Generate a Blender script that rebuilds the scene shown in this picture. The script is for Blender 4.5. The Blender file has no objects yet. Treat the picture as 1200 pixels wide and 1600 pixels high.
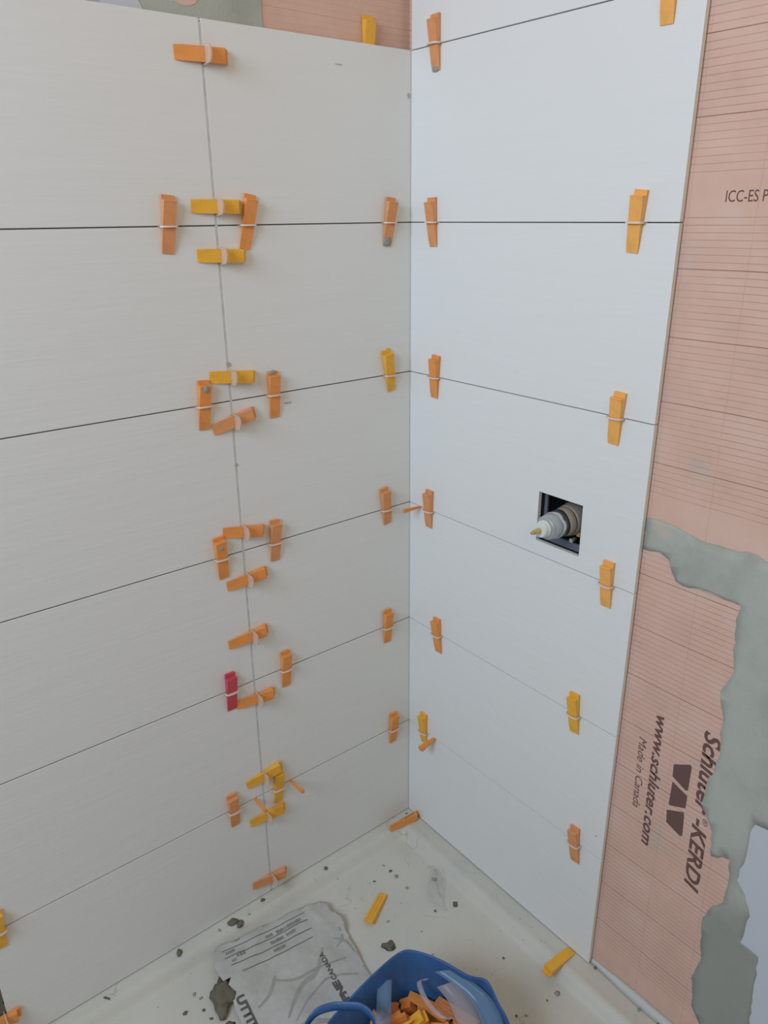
import bpy, bmesh, math, random
from mathutils import Vector, Matrix, noise
S = bpy.context.scene
COL = S.collection

# ---------------------------------------------------------------- camera
cd = bpy.data.cameras.new('camera'); cam = bpy.data.objects.new('camera', cd); COL.objects.link(cam)
cd.sensor_fit = 'VERTICAL'; cd.sensor_height = 24.0; cd.sensor_width = 18.0
cd.lens = 24.0 * 1191.74 / 1600.0
PT, RO, YA = -0.37129, -0.00976, 0.67129
F = Vector((math.sin(YA)*math.cos(PT), math.cos(YA)*math.cos(PT), math.sin(PT)))
Rr = Vector((math.cos(YA), -math.sin(YA), 0)); U = Rr.cross(F)
R2 = Rr*math.cos(RO) + U*math.sin(RO); U2 = U*math.cos(RO) - Rr*math.sin(RO)
m = Matrix((R2, U2, -F)).transposed().to_4x4(); m.translation = Vector((-1.08417, -1.26848, 1.52626))
cam.matrix_world = m
cd.clip_start = 0.02
S.camera = cam

# ---------------------------------------------------------------- light and exposure
S.view_settings.view_transform = 'Standard'; S.view_settings.look = 'None'
S.view_settings.gamma = 1; S.view_settings.use_curve_mapping = False
S.view_settings.exposure = 0.0
W = bpy.data.worlds.new('world'); S.world = W; W.use_nodes = True
W.node_tree.nodes['Background'].inputs[0].default_value = (0.84, 0.97, 0.98, 1)
W.node_tree.nodes['Background'].inputs[1].default_value = 0.14

def area(name, loc, target, sx, sy, power, col):
    l = bpy.data.lights.new(name, 'AREA'); l.shape = 'RECTANGLE'; l.size = sx; l.size_y = sy
    l.energy = power; l.color = col
    o = bpy.data.objects.new(name, l); COL.objects.link(o); o.location = loc
    o.rotation_euler = (Vector(target)-Vector(loc)).to_track_quat('-Z', 'Y').to_euler()
    return o
# cool daylight from the high window left of the frame, its warm reflection off the ceiling, an added warm fill from behind with no visible source
area('window_daylight', (-2.6, -0.9, 2.3), (0, -0.4, 1.6), 1.3, 1.0, 49, (0.63, 0.77, 0.95))
area('ceiling_bounce', (-1.0, -1.2, 3.0), (-0.6, -0.6, 0), 2.0, 2.0, 4.5, (1.0, 0.68, 0.25))
area('back_fill_light', (-1.4, -2.4, 2.4), (-0.2, -0.4, 1.4), 1.3, 1.0, 7.5, (1.0, 0.70, 0.28))

# ---------------------------------------------------------------- materials
def mat(name, col, rough=0.6, spec=0.5, metal=0.0, trans=0.0):
    m = bpy.data.materials.new(name); m.use_nodes = True
    b = m.node_tree.nodes['Principled BSDF']
    b.inputs['Base Color'].default_value = (*col, 1); b.inputs['Roughness'].default_value = rough
    b.inputs['Specular IOR Level'].default_value = spec; b.inputs['Metallic'].default_value = metal
    b.inputs['Transmission Weight'].default_value = trans
    return m
def nt(m): return m.node_tree.nodes, m.node_tree.links, m.node_tree.nodes['Principled BSDF']
def noise_tex(m, scale, detail=4, rough=0.55, vec_scale=(1, 1, 1), coord='Object'):
    n, l, b = nt(m)
    tc = n.new('ShaderNodeTexCoord'); mp = n.new('ShaderNodeMapping'); mp.inputs['Scale'].default_value = vec_scale
    t = n.new('ShaderNodeTexNoise'); t.inputs['Scale'].default_value = scale; t.inputs['Detail'].default_value = detail
    t.inputs['Roughness'].default_value = rough
    l.new(tc.outputs[coord], mp.inputs[0]); l.new(mp.outputs[0], t.inputs['Vector'])
    return t.outputs['Fac']
def ramp(m, fac, stops):
    n, l, b = nt(m); r = n.new('ShaderNodeValToRGB'); e = r.color_ramp.elements
    while len(e) < len(stops): e.new(0.5)
    for i, (p, c) in enumerate(stops): e[i].position = p; e[i].color = (*c, 1)
    l.new(fac, r.inputs[0]); return r.outputs[0]
def bump(m, fac, strength, dist, prev=None):
    n, l, b = nt(m); k = n.new('ShaderNodeBump'); k.inputs['Strength'].default_value = strength; k.inputs['Distance'].default_value = dist
    l.new(fac, k.inputs['Height'])
    if prev: l.new(prev, k.inputs['Normal'])
    l.new(k.outputs[0], b.inputs['Normal']); return k.outputs[0]
def mth(m, op, a, b_=None, c=None):
    n, l, b = nt(m); k = n.new('ShaderNodeMath'); k.operation = op
    for i, v in enumerate((a, b_, c)):
        if v is None: continue
        if isinstance(v, (int, float)): k.inputs[i].default_value = v
        else: l.new(v, k.inputs[i])
    return k.outputs[0]
def mixc(m, fac, a, b_):
    n, l, b = nt(m); k = n.new('ShaderNodeMix'); k.data_type = 'RGBA'
    if isinstance(fac, (int, float)): k.inputs[0].default_value = fac
    else: l.new(fac, k.inputs[0])
    for i, v in ((6, a), (7, b_)):
        if isinstance(v, tuple): k.inputs[i].default_value = (*v, 1)
        else: l.new(v, k.inputs[i])
    return k.outputs[2]

# white ceramic tile with fine horizontal ripples pressed into it
TILE = mat('white_rippled_tile', (0.80, 0.80, 0.785), 0.42, 0.45)
f1 = noise_tex(TILE, 1.0, 3, 0.6, (6.5, 6.5, 120))
f2 = noise_tex(TILE, 1.0, 3, 0.55, (4.0, 4.0, 30))
f3 = noise_tex(TILE, 1.0, 5, 0.6, (30, 30, 300))
p_ = bump(TILE, f1, 0.22, 0.0014); p_ = bump(TILE, f2, 0.30, 0.0035, p_); bump(TILE, f3, 0.12, 0.0006, p_)

# pink fleece waterproofing membrane with a printed grid
def membrane(name, axis):
    M = mat(name, (0.64, 0.44, 0.38), 0.95, 0.1)
    n, l, b = nt(M)
    tc = n.new('ShaderNodeTexCoord'); sp = n.new('ShaderNodeSeparateXYZ'); l.new(tc.outputs['Object'], sp.inputs[0])
    z = sp.outputs['Z']; h = sp.outputs[axis]
    wob = noise_tex(M, 6, 2); zz = mth(M, 'ADD', z, mth(M, 'MULTIPLY', mth(M, 'SUBTRACT', wob, 0.5), 0.003))
    def lines(coord, off, pitch, w):   # 1 on a line
        fr = mth(M, 'FRACT', mth(M, 'DIVIDE', mth(M, 'ADD', coord, off), pitch))
        d = mth(M, 'ABSOLUTE', mth(M, 'SUBTRACT', fr, 0.5))
        return mth(M, 'LESS_THAN', d, w / pitch / 2)
    zs = 10.0
    fine = lines(zz, zs*0.1015 - 1.752 + 0.0101*0.5 + 0.1015*20, 0.01015, 0.0013)
    strong = lines(zz, zs*0.1015 - 1.752 + 0.1015*0.5, 0.1015, 0.0014)
    vert = lines(h, 10.0, 0.1015, 0.0022)
    def band(a, c): return mth(M, 'MULTIPLY', mth(M, 'GREATER_THAN', z, a), mth(M, 'LESS_THAN', z, c))
    clear = mth(M, 'MAXIMUM', band(1.521, 1.577), mth(M, 'MAXIMUM', band(1.035, 1.088), band(-0.1, 0.07)))
    keep = mth(M, 'SUBTRACT', 1.0, clear)
    fade = noise_tex(M, 9, 3)
    lf = mth(M, 'MULTIPLY', keep, mth(M, 'ADD', mth(M, 'MULTIPLY', fine, mth(M, 'MULTIPLY', fade, 0.62)), mth(M, 'MULTIPLY', strong, 0.42)))
    lf = mth(M, 'MULTIPLY', mth(M, 'MAXIMUM', lf, mth(M, 'MULTIPLY', vert, 0.10)), 1.0 if axis == 'Y' else 0.3)
    mott = noise_tex(M, 11, 5, 0.6)
    base = ramp(M, mott, [(0.3, (0.66, 0.44, 0.35)), (0.5, (0.725, 0.472, 0.378)), (0.72, (0.74, 0.52, 0.43))])
    st = noise_tex(M, 7.5, 2, 0.4)
    stain = ramp(M, st, [(0.64, (0, 0, 0)), (0.74, (1, 1, 1))])
    base = mixc(M, mth(M, 'MULTIPLY', stain, 0.5), base, (0.52, 0.50, 0.43))
    l.new(mixc(M, lf, base, (0.20, 0.09, 0.08)), b.inputs['Base Color'])
    bump(M, noise_tex(M, 420, 3), 0.35, 0.0008)
    return M
MEMR = membrane('pink_membrane_right', 'Y'); MEML = membrane('pink_membrane_left', 'X')
INK = mat('membrane_print', (0.165, 0.098, 0.088), 0.9, 0.1)
MORT = mat('grey_thinset', (0.34, 0.36, 0.34), 0.95, 0.15)
nn = noise_tex(MORT, 8, 5, 0.6)
cc = ramp(MORT, nn, [(0.3, (0.36, 0.37, 0.32)), (0.55, (0.46, 0.475, 0.42)), (0.8, (0.50, 0.515, 0.455))])
pk = ramp(MORT, noise_tex(MORT, 13, 3, 0.5), [(0.67, (0, 0, 0)), (0.71, (1, 1, 1))])
mcol = mixc(MORT, mth(MORT, 'MULTIPLY', pk, 0.5), cc, (0.64, 0.48, 0.38))
_n, _l, _b = nt(MORT); _tc = _n.new('ShaderNodeTexCoord'); _s = _n.new('ShaderNodeSeparateXYZ'); _l.new(_tc.outputs['Object'], _s.inputs[0])
low_dark = ramp(MORT, mth(MORT, 'ADD', _s.outputs['Z'], mth(MORT, 'MULTIPLY', noise_tex(MORT, 12, 5, 0.6), 0.25)), [(0.44, (1, 1, 1)), (0.56, (0, 0, 0))])   # darker towards the bottom, with an uneven edge
_l.new(mixc(MORT, mth(MORT, 'MULTIPLY', low_dark, 0.8), mcol, (0.30, 0.315, 0.28)), _b.inputs['Base Color'])
bump(MORT, noise_tex(MORT, 260, 4), 0.5, 0.001)
GROUT = mat('joint_fill', (0.36, 0.36, 0.345), 0.95, 0.1)
JOINT = mat('pale_joint_mortar', (0.50, 0.50, 0.48), 0.95, 0.1)
jc = ramp(JOINT, noise_tex(JOINT, 30, 4, 0.6), [(0.35, (0.52, 0.52, 0.50)), (0.6, (0.66, 0.66, 0.64))]); nt(JOINT)[1].new(jc, nt(JOINT)[2].inputs['Base Color'])
DARKM = mat('wet_mortar', (0.165, 0.155, 0.115), 0.9, 0.2); bump(DARKM, noise_tex(DARKM, 150, 4), 0.6, 0.002)
DRY = mat('white_drywall', (0.58, 0.61, 0.66), 0.9, 0.1)
SEAL = mat('white_sealant', (0.60, 0.61, 0.59), 0.6, 0.3)
TRAY = mat('tray_cream', (0.70, 0.69, 0.645), 0.42, 0.4)
tn = noise_tex(TRAY, 4.5, 6, 0.65)
tc1 = ramp(TRAY, tn, [(0.32, (0.55, 0.565, 0.53)), (0.5, (0.61, 0.60, 0.54)), (0.7, (0.64, 0.635, 0.58))])
sm = ramp(TRAY, noise_tex(TRAY, 14, 8, 0.75), [(0.60, (0, 0, 0)), (0.72, (1, 1, 1))])
tc2 = mixc(TRAY, mth(TRAY, 'MULTIPLY', sm, 0.22), tc1, (0.40, 0.40, 0.36))
sp_ = ramp(TRAY, noise_tex(TRAY, 130, 2, 0.4), [(0.735, (0, 0, 0)), (0.76, (1, 1, 1))])
sc1 = noise_tex(TRAY, 5, 3, 0.5, (1, 1.6, 1)); scl = mth(TRAY, 'LESS_THAN', mth(TRAY, 'ABSOLUTE', mth(TRAY, 'SUBTRACT', sc1, 0.5)), 0.0035)
scl = mth(TRAY, 'MULTIPLY', scl, ramp(TRAY, noise_tex(TRAY, 8, 2, 0.5), [(0.5, (0, 0, 0)), (0.6, (1, 1, 1))]))
tc2 = mixc(TRAY, mth(TRAY, 'MULTIPLY', scl, 0.45), tc2, (0.33, 0.33, 0.29))
nt(TRAY)[1].new(mixc(TRAY, mth(TRAY, 'MULTIPLY', sp_, 0.7), tc2, (0.22, 0.21, 0.18)), nt(TRAY)[2].inputs['Base Color'])
bump(TRAY, noise_tex(TRAY, 60, 4), 0.12, 0.001)

def plastic(name, col, rough=0.45):
    M = mat(name, col, rough, 0.4); M.node_tree.nodes['Principled BSDF'].inputs['Subsurface Weight'].default_value = 0.0
    f = noise_tex(M, 45, 4, 0.6); dark = tuple(c*0.86 for c in col)
    nt(M)[1].new(ramp(M, f, [(0.3, dark), (0.6, col)]), nt(M)[2].inputs['Base Color']); return M
ORANGE = plastic('orange_plastic', (0.86, 0.335, 0.088))
TAN = plastic('dusty_orange_plastic', (0.78, 0.34, 0.14))
BRIGHT = plastic('light_orange_plastic', (0.95, 0.47, 0.12))
YELLOW = plastic('yellow_plastic', (0.90, 0.47, 0.05))
SLOTSHADE = mat('slot_shade_orange', (0.30, 0.09, 0.02), 0.8, 0.2)
RED = plastic('red_plastic', (0.64, 0.075, 0.105))
def film(name, col, opac, rough=0.35):
    M = mat(name, col, rough, 0.5); n, l, b = nt(M)
    t = n.new('ShaderNodeBsdfTransparent'); mx = n.new('ShaderNodeMixShader'); mx.inputs[0].default_value = opac
    l.new(t.outputs[0], mx.inputs[1]); l.new(b.outputs[0], mx.inputs[2])
    l.new(mx.outputs[0], n['Material Output'].inputs['Surface']); return M
CLEAR = film('translucent_clip', (0.82, 0.64, 0.52), 0.48)
RIM = mat('clip_rim', (0.83, 0.66, 0.55), 0.4, 0.5)
LINER = film('clear_liner_film', (0.22, 0.38, 0.60), 0.42, 0.2)
LINERW = film('milky_liner_film', (0.55, 0.50, 0.54), 0.40, 0.25)
SCRAP = film('clear_scrap_film', (0.72, 0.72, 0.69), 0.38, 0.2)
BLUE = mat('blue_bag_plastic', (0.028, 0.105, 0.36), 0.42, 0.5)
bf = noise_tex(BLUE, 9, 4, 0.6)
nt(BLUE)[1].new(ramp(BLUE, bf, [(0.3, (0.030, 0.095, 0.26)), (0.65, (0.042, 0.150, 0.38))]), nt(BLUE)[2].inputs['Base Color'])
bump(BLUE, noise_tex(BLUE, 24, 5, 0.6), 0.5, 0.006)
PAPER = mat('white_sack_paper', (0.66, 0.66, 0.66), 0.75, 0.25)
pf = noise_tex(PAPER, 12, 6, 0.65)
nt(PAPER)[1].new(ramp(PAPER, pf, [(0.3, (0.41, 0.41, 0.385)), (0.55, (0.51, 0.51, 0.49)), (0.75, (0.545, 0.545, 0.53))]), nt(PAPER)[2].inputs['Base Color'])
bump(PAPER, noise_tex(PAPER, 16, 6, 0.6), 0.8, 0.008)
PRINT = mat('sack_print_dark', (0.12, 0.12, 0.115), 0.8, 0.2)
PRINTM = mat('sack_small_print', (0.22, 0.22, 0.21), 0.8, 0.2)
PRINTG = mat('sack_print_grey', (0.36, 0.36, 0.34), 0.8, 0.2)
CAV = mat('dark_cavity', (0.028, 0.034, 0.045), 0.8, 0.2)
FRM = mat('box_flange_grey', (0.16, 0.18, 0.21), 0.6, 0.3)
CHROME = mat('chrome_metal', (0.62, 0.65, 0.66), 0.22, 0.5, 0.9)
BRONZE = mat('cast_bronze', (0.33, 0.29, 0.245), 0.5, 0.5, 0.2)
BRASS = mat('brass_metal', (0.62, 0.50, 0.20), 0.32, 0.5, 0.7)
WPL = mat('white_plastic', (0.72, 0.76, 0.73), 0.4, 0.5)
GSL = mat('grey_sleeve', (0.42, 0.47, 0.49), 0.38, 0.5, 0.3)
CONC = mat('concrete_subfloor', (0.35, 0.34, 0.32), 0.9, 0.1); bump(CONC, noise_tex(CONC, 60, 4), 0.4, 0.003)

# ---------------------------------------------------------------- mesh helpers
def link(name, bm, m, parent=None, smooth=False):
    me = bpy.data.meshes.new(name); bmesh.ops.recalc_face_normals(bm, faces=bm.faces); bm.to_mesh(me); bm.free()
    if isinstance(m, (list, tuple)):
        for k in m: me.materials.append(k)
    else: me.materials.append(m)
    if smooth:
        for p in me.polygons: p.use_smooth = True
    o = bpy.data.objects.new(name, me); COL.objects.link(o)
    if parent: o.parent = parent
    return o
def tag(o, label, cat, group=None, kind=None):
    if label: o['label'] = label
    if cat: o['category'] = cat
    if group: o['group'] = group
    if kind: o['kind'] = kind
    return o
def empty(name, loc=(0, 0, 0)):
    o = bpy.data.objects.new(name, None); COL.objects.link(o); o.location = loc; o.empty_display_size = 0.02
    return o
def abox(bm, lo, hi, M=None):
    v = [Vector((x, y, z)) for x in (lo[0], hi[0]) for y in (lo[1], hi[1]) for z in (lo[2], hi[2])]
    if M: v = [M @ p for p in v]
    v = [bm.verts.new(p) for p in v]
    for f in ((0, 1, 3, 2), (4, 6, 7, 5), (0, 4, 5, 1), (2, 3, 7, 6), (0, 2, 6, 4), (1, 5, 7, 3)): bm.faces.new([v[i] for i in f])
def bevel_mod(o, w, seg=2):
    b = o.modifiers.new('bevel', 'BEVEL'); b.width = w; b.segments = seg; b.limit_method = 'ANGLE'; b.angle_limit = 0.6
def frame_panel(bm, lo, hi, hlo, hhi, t0, t1, put):
    """slab between t0 and t1 with a rectangular hole; put(a, b, t) gives the point"""
    vs = {}
    for t in (t0, t1):
        vs[t] = [[bm.verts.new(put(a, b, t)) for a, b in ((x0, y0), (x1, y0), (x1, y1), (x0, y1))]
                 for (x0, y0), (x1, y1) in ((lo, hi), (hlo, hhi))]
        o, i = vs[t]
        for k in range(4): bm.faces.new([o[k], o[(k+1) % 4], i[(k+1) % 4], i[k]])
    for q in (0, 1):
        A, B = vs[t0][q], vs[t1][q]
        for k in range(4): bm.faces.new([A[k], A[(k+1) % 4], B[(k+1) % 4], B[k]])
def poly_slab(bm, pts, put, t0, t1, cell=None):
    """closed slab over a 2-D outline; put(a, b, t) -> point; optionally cut into cells"""
    a = [bm.verts.new((p[0], p[1], 0)) for p in pts]
    bm.faces.new(a)
    if cell:
        xs = [p[0] for p in pts]; ys = [p[1] for p in pts]
        x = min(xs)+cell
        while x < max(xs):
            bmesh.ops.bisect_plane(bm, geom=bm.verts[:]+bm.edges[:]+bm.faces[:], plane_co=(x, 0, 0), plane_no=(1, 0, 0)); x += cell
        y = min(ys)+cell
        while y < max(ys):
            bmesh.ops.bisect_plane(bm, geom=bm.verts[:]+bm.edges[:]+bm.faces[:], plane_co=(0, y, 0), plane_no=(0, 1, 0)); y += cell
    bmesh.ops.triangulate(bm, faces=bm.faces[:])
    top = {v: (v.co.x, v.co.y) for v in bm.verts}
    bd = [e for e in bm.edges if len(e.link_faces) == 1]
    low = {v: bm.verts.new(put(v.co.x, v.co.y, t0)) for v in list(bm.verts)}
    for f in list(bm.faces): bm.faces.new([low[v] for v in reversed(f.verts)])
    for e in bd: bm.faces.new([e.verts[0], e.verts[1], low[e.verts[1]], low[e.verts[0]]])
    for v, (x, y) in top.items(): v.co = put(x, y, t1)
def ragged(pts, amp, step, seed):
    rnd = random.Random(seed); out = []
    for i, p in enumerate(pts):
        q = pts[(i+1) % len(pts)]; L = math.dist(p, q); n = max(1, int(L/step))
        for k in range(n):
            t = k/n; x = p[0]+(q[0]-p[0])*t; y = p[1]+(q[1]-p[1])*t
            if k: x += rnd.uniform(-amp, amp); y += rnd.uniform(-amp, amp)
            out.append((x, y))
    return out
def cyl(bm, A, B, r0, r1, n=28):
    A = Vector(A); B = Vector(B); q = (B-A).to_track_quat('Z', 'Y').to_matrix()
    ra = [bm.verts.new(A + q @ Vector((math.cos(2*math.pi*i/n)*r0, math.sin(2*math.pi*i/n)*r0, 0))) for i in range(n)]
    rb = [bm.verts.new(B + q @ Vector((math.cos(2*math.pi*i/n)*r1, math.sin(2*math.pi*i/n)*r1, 0))) for i in range(n)]
    for i in range(n): bm.faces.new([ra[i], ra[(i+1) % n], rb[(i+1) % n], rb[i]])
    bm.faces.new(ra[::-1]); bm.faces.new(rb)
def text_mesh(name, body, size, m, parent, put, width=None, height=None, shear=0.0, bold=0.0):
    """real lettering turned into a mesh; put(u, v) -> point, u along the reading direction, v towards the letter tops"""
    c = bpy.data.curves.new('t', 'FONT'); c.body = body; c.size = size; c.shear = shear; c.offset = bold
    c.resolution_u = 3
    o = bpy.data.objects.new('t', c); COL.objects.link(o)
    dg = bpy.context.evaluated_depsgraph_get(); me = bpy.data.meshes.new_from_object(o.evaluated_get(dg))
    bpy.data.objects.remove(o)
    xs = [v.co.x for v in me.vertices]; ys = [v.co.y for v in me.vertices]
    sx = width/(max(xs)-min(xs)) if width else 1; sy = height/max(ys) if height else 1
    x0 = min(xs)
    bm = bmesh.new(); bm.from_mesh(me); bpy.data.meshes.remove(me)
    for v in bm.verts: v.co = put((v.co.x-x0)*sx, v.co.y*sy)
    return link(name, bm, m, parent)

# ---------------------------------------------------------------- setting: walls, tiles, tray
ROW0, H = 0.292, 0.305
JX = -0.4367                                   # vertical joint on the left wall
G = 0.0009                                     # half a horizontal joint
HY0, HY1, HZ0, HZ1 = -0.4830, -0.3805, 0.9315, 1.0320   # cut-out for the valve
wl = bmesh.new(); abox(wl, (-1.75, 0.018, -0.10), (0.012, 0.12, 2.7)); wall_left = link('wall_left', wl, MEML)
tag(wall_left, None, None, kind='structure')
wr = bmesh.new()
frame_panel(wr, (-2.1, -0.10), (0.12, 2.7), (HY0-0.012, HZ0-0.012), (HY1+0.012, HZ1+0.012), 0.012, 0.030, lambda a, b, t: Vector((t, a, b)))
wall_right = link('wall_right', wr, MEMR); tag(wall_right, None, None, kind='structure')
# thinset bed behind the tiles, and the mortar in the vertical joint
b = bmesh.new(); abox(b, (-1.017, 0.0088, 0.004), (0.004, 0.0181, 1.755)); link('mortar_bed', b, GROUT, wall_left)
b = bmesh.new(); frame_panel(b, (-0.592, 0.004), (0.010, 2.11), (HY0-0.012, HZ0-0.012), (HY1+0.012, HZ1+0.012), 0.0088, 0.0121, lambda a, b_, t: Vector((t, a, b_)))
link('mortar_bed', b, GROUT, wall_right)
b = bmesh.new(); abox(b, (JX-0.0021, 0.0004, 0.002), (JX+0.0021, 0.0095, 1.812)); link('joint_fill', b, JOINT, wall_left)

JSHADE = mat('joint_void_shade', (0.13, 0.13, 0.12), 0.95, 0.1)  # near-black strips paint the shade of the open horizontal joints
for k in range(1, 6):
    b = bmesh.new(); z_ = zr = ROW0+(k-1)*H; abox(b, (-1.022, 0.0014, z_-0.0009), (0.004, 0.0092, z_+0.0009)); link('joint_fill', b, JSHADE, wall_left)  # shade strips for the open horizontal joints, not a real fill
def tile(lo, hi, parent, put, hole=None):
    b = bmesh.new()
    if hole: frame_panel(b, lo, hi, hole[0], hole[1], 0.0, 0.009, put)
    else:
        v = [[b.verts.new(put(x, y, t)) for x, y in ((lo[0], lo[1]), (hi[0], lo[1]), (hi[0], hi[1]), (lo[0], hi[1]))] for t in (0.0, 0.009)]
        b.faces.new(v[0]); b.faces.new(v[1][::-1])
        for k in range(4): b.faces.new([v[0][k], v[0][(k+1) % 4], v[1][(k+1) % 4], v[1][k]])
    o = link('tile', b, TILE, parent); bevel_mod(o, 0.0006, 2); return o
PL = lambda a, b_, t: Vector((a, t, b_))
PR = lambda a, b_, t: Vector((t, a, b_))
def zrow(k): return 0.0 if k == 0 else ROW0+(k-1)*H
for k in range(6):
    z0 = zrow(k)+(G if k else 0); z1 = zrow(k+1)-(G if k < 5 else 0)
    if 0 < k: z0 += 0.0002
    if k < 5: z1 -= 0.0002
    tile((JX+0.0022, z0), (0.0078, z1), wall_left, PL)
    tile((-1.0245, z0), (JX-0.0022, z1), wall_left, PL)
for k in range(7):
    z0 = zrow(k)+(G if k else 0); z1 = zrow(k+1)-G
    tile((-0.6062, z0), (-0.0012, z1), wall_right, PR, ((HY0, HZ0), (HY1, HZ1)) if k == 3 else None)

# drywall beyond the membrane, mortar smears, printing
DRYP = [(-0.8936,0.5808),(-0.8739,0.577),(-0.8691,0.5474),(-0.8703,0.5077),(-0.8635,0.4461),(-0.8819,0.4249),(-0.8956,0.3909),(-0.8897,0.3229),(-0.9224,0.3202),(-0.9257,0.2544),(-0.9343,0.1622),(-0.9617,0.02),(-1.3,0.02),(-1.3,0.60)]
b = bmesh.new(); poly_slab(b, [(x+0.006 if x > -1.2 else x, y) for x, y in DRYP], PR, 0.0125, 0.0108); link('drywall_patch', b, DRY, wall_right)
MORTP = [(-0.6065,1.044),(-0.6479,1.0451),(-0.6963,1.0368),(-0.7505,1.0361),(-0.7815,1.0414),(-0.8142,1.0348),(-0.8559,1.0385),(-0.9832,1.03),(-1.02,0.6),(-0.96,0.585),(-0.8936,0.5808),(-0.8739,0.577),(-0.8691,0.5474),(-0.8703,0.5077),(-0.8635,0.4461),(-0.8819,0.4249),(-0.8956,0.3909),(-0.8897,0.3229),(-0.9224,0.3202),(-0.9257,0.2544),(-0.9343,0.1622),(-0.9617,0.057),(-0.92,0.02),(-0.86,0.02),(-0.8514,0.0697),(-0.8296,0.0993),(-0.8194,0.1672),(-0.8307,0.2225),(-0.8194,0.3049),(-0.8303,0.3557),(-0.8491,0.383),(-0.8502,0.435),(-0.8466,0.4789),(-0.8137,0.4617),(-0.8083,0.5115),(-0.8,0.5269),(-0.7799,0.5553),(-0.7838,0.6001),(-0.7973,0.6699),(-0.7945,0.6879),(-0.7918,0.7395),(-0.7794,0.7894),(-0.7951,0.8344),(-0.7896,0.8616),(-0.7856,0.8987),(-0.7856,0.9368),(-0.7876,0.9501),(-0.76,0.9513),(-0.7356,0.9542),(-0.6867,0.9467),(-0.6745,0.9503),(-0.664,0.9654),(-0.6567,0.9829),(-0.6374,0.9915),(-0.6065,0.9865)]
b = bmesh.new()
def mput(a, b_, t): return Vector((t - (0.0012*noise.noise(Vector((a*22, b_*22, 3))) if t < 0.0115 else 0), a, b_))
poly_slab(b, ragged(MORTP, 0.0028, 0.012, 5), mput, 0.0125, 0.0100, 0.02)
mo = link('mortar_smear', b, MORT, wall_right, True); mo['label'] = 'grey thinset smeared over the pink membrane'
def lput(a, b_, t): return Vector((a, t, b_))
b = bmesh.new(); poly_slab(b, ragged([(-0.3068,1.79),(-0.3133,1.8421),(-0.3056,1.9),(-0.40,1.96),(-0.7121,1.96),(-1.0,1.92),(-1.0,1.79),(-0.43,1.79)], 0.004, 0.02, 8), lput, 0.0185, 0.0165)
link('mortar_smear', b, DARKM if False else MORT, wall_left)
b = bmesh.new(); poly_slab(b, [(-0.452+0.026*math.cos(t*math.pi/8), 1.852+0.018*math.sin(t*math.pi/8)) for t in range(16)], lput, 0.0166, 0.0160); link('mortar_gap', b, MEML, wall_left)
b = bmesh.new(); poly_slab(b, ragged([(-0.585,1.805),(-0.585,1.835),(-0.53,1.835),(-0.52,1.815),(-0.53,1.805)], 0.002, 0.01, 3), lput, 0.0166, 0.0158); link('white_fleck', b, DRY, wall_left)

def along(y0, z0, ang, reading='down'):
    """lettering on the right wall: u runs down the wall (or sideways), v towards the letter tops"""
    ca, sa = math.cos(ang), math.sin(ang)
    def f(u, v):
        if reading == 'down': du, dv = (-sa*u - ca*v), (-ca*u + sa*v)
        else: du, dv = -u, v
        return Vector((0.01165, y0+du, z0+dv))
    return f
text_mesh('lettering', 'Schlüter', 0.05, INK, wall_right, along(-0.7655, 0.703, 0.028), width=0.170, height=0.0300, shear=0.28, bold=0.0013)
text_mesh('lettering', '®', 0.02, INK, wall_right, along(-0.787, 0.527, 0.028), width=0.014, height=0.010, shear=0.2)
text_mesh('lettering', '-KERDI', 0.05, INK, wall_right, along(-0.7705, 0.520, 0.028), width=0.160, height=0.0275, shear=0.28, bold=0.0013)
text_mesh('lettering', 'www.schluter.com', 0.03, INK, wall_right, along(-0.6745, 0.684, 0.018), width=0.294, height=0.0215, shear=0.28, bold=0.0007)
text_mesh('lettering', 'Made in Canada', 0.02, INK, wall_right, along(-0.6465, 0.619, 0.03), width=0.158, height=0.0155, shear=0.28)
text_mesh('lettering', 'ICC-ES P', 0.02, INK, wall_right, along(-0.6655, 1.539, 0, 'side'), width=0.0600, height=0.0150)
b = bmesh.new()
for P in ([(-0.7195,0.6014),(-0.7495,0.6192),(-0.7525,0.6156),(-0.7526,0.5649),(-0.748,0.5618),(-0.7207,0.5751)],
          [(-0.7222,0.5646),(-0.7532,0.5524),(-0.7534,0.5251),(-0.7233,0.5111),(-0.7215,0.5143)],
          [(-0.7198,0.4983),(-0.7512,0.5147),(-0.7533,0.5089),(-0.7561,0.4634),(-0.7514,0.4598),(-0.7223,0.4714)]):
    b.faces.new([b.verts.new((0.01165, y, z)) for y, z in P])
lg = link('printed_logo', b, INK, wall_right)

# dirt flecks on the tiles
def fleck(wall, u, z, r, rz=None, seed=0, m=None):
    rnd = random.Random(seed); rz = rz or r
    P = [(u+r*rnd.uniform(0.6, 1.15)*math.cos(k*math.pi/5), z+rz*rnd.uniform(0.6, 1.15)*math.sin(k*math.pi/5)) for k in range(10)]
    b = bmesh.new(); poly_slab(b, P, PL if wall is wall_left else PR, 0.0, -0.0008)
    link('mortar_speck', b, m or MORT, wall)
for i, (w_, u, z, r, rz) in enumerate([(wall_left,-0.436,1.275,0.005,0.005),(wall_left,-0.314,1.185,0.009,0.0018),(wall_left,-0.352,0.905,0.003,0.003),(wall_left,-0.4365,1.083,0.004,0.003),
        (wall_left,-0.006,1.741,0.004,0.005),(wall_left,-0.17,1.778,0.008,0.0008),(wall_right,-0.632,0.3,0.001,0.001),(wall_right,-0.588,0.343,0.003,0.0012),(wall_left,-0.06,1.263,0.006,0.001)]):
    if u < -0.61 and w_ is wall_right: continue
    fleck(w_, u, z, r, rz, i)
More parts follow.
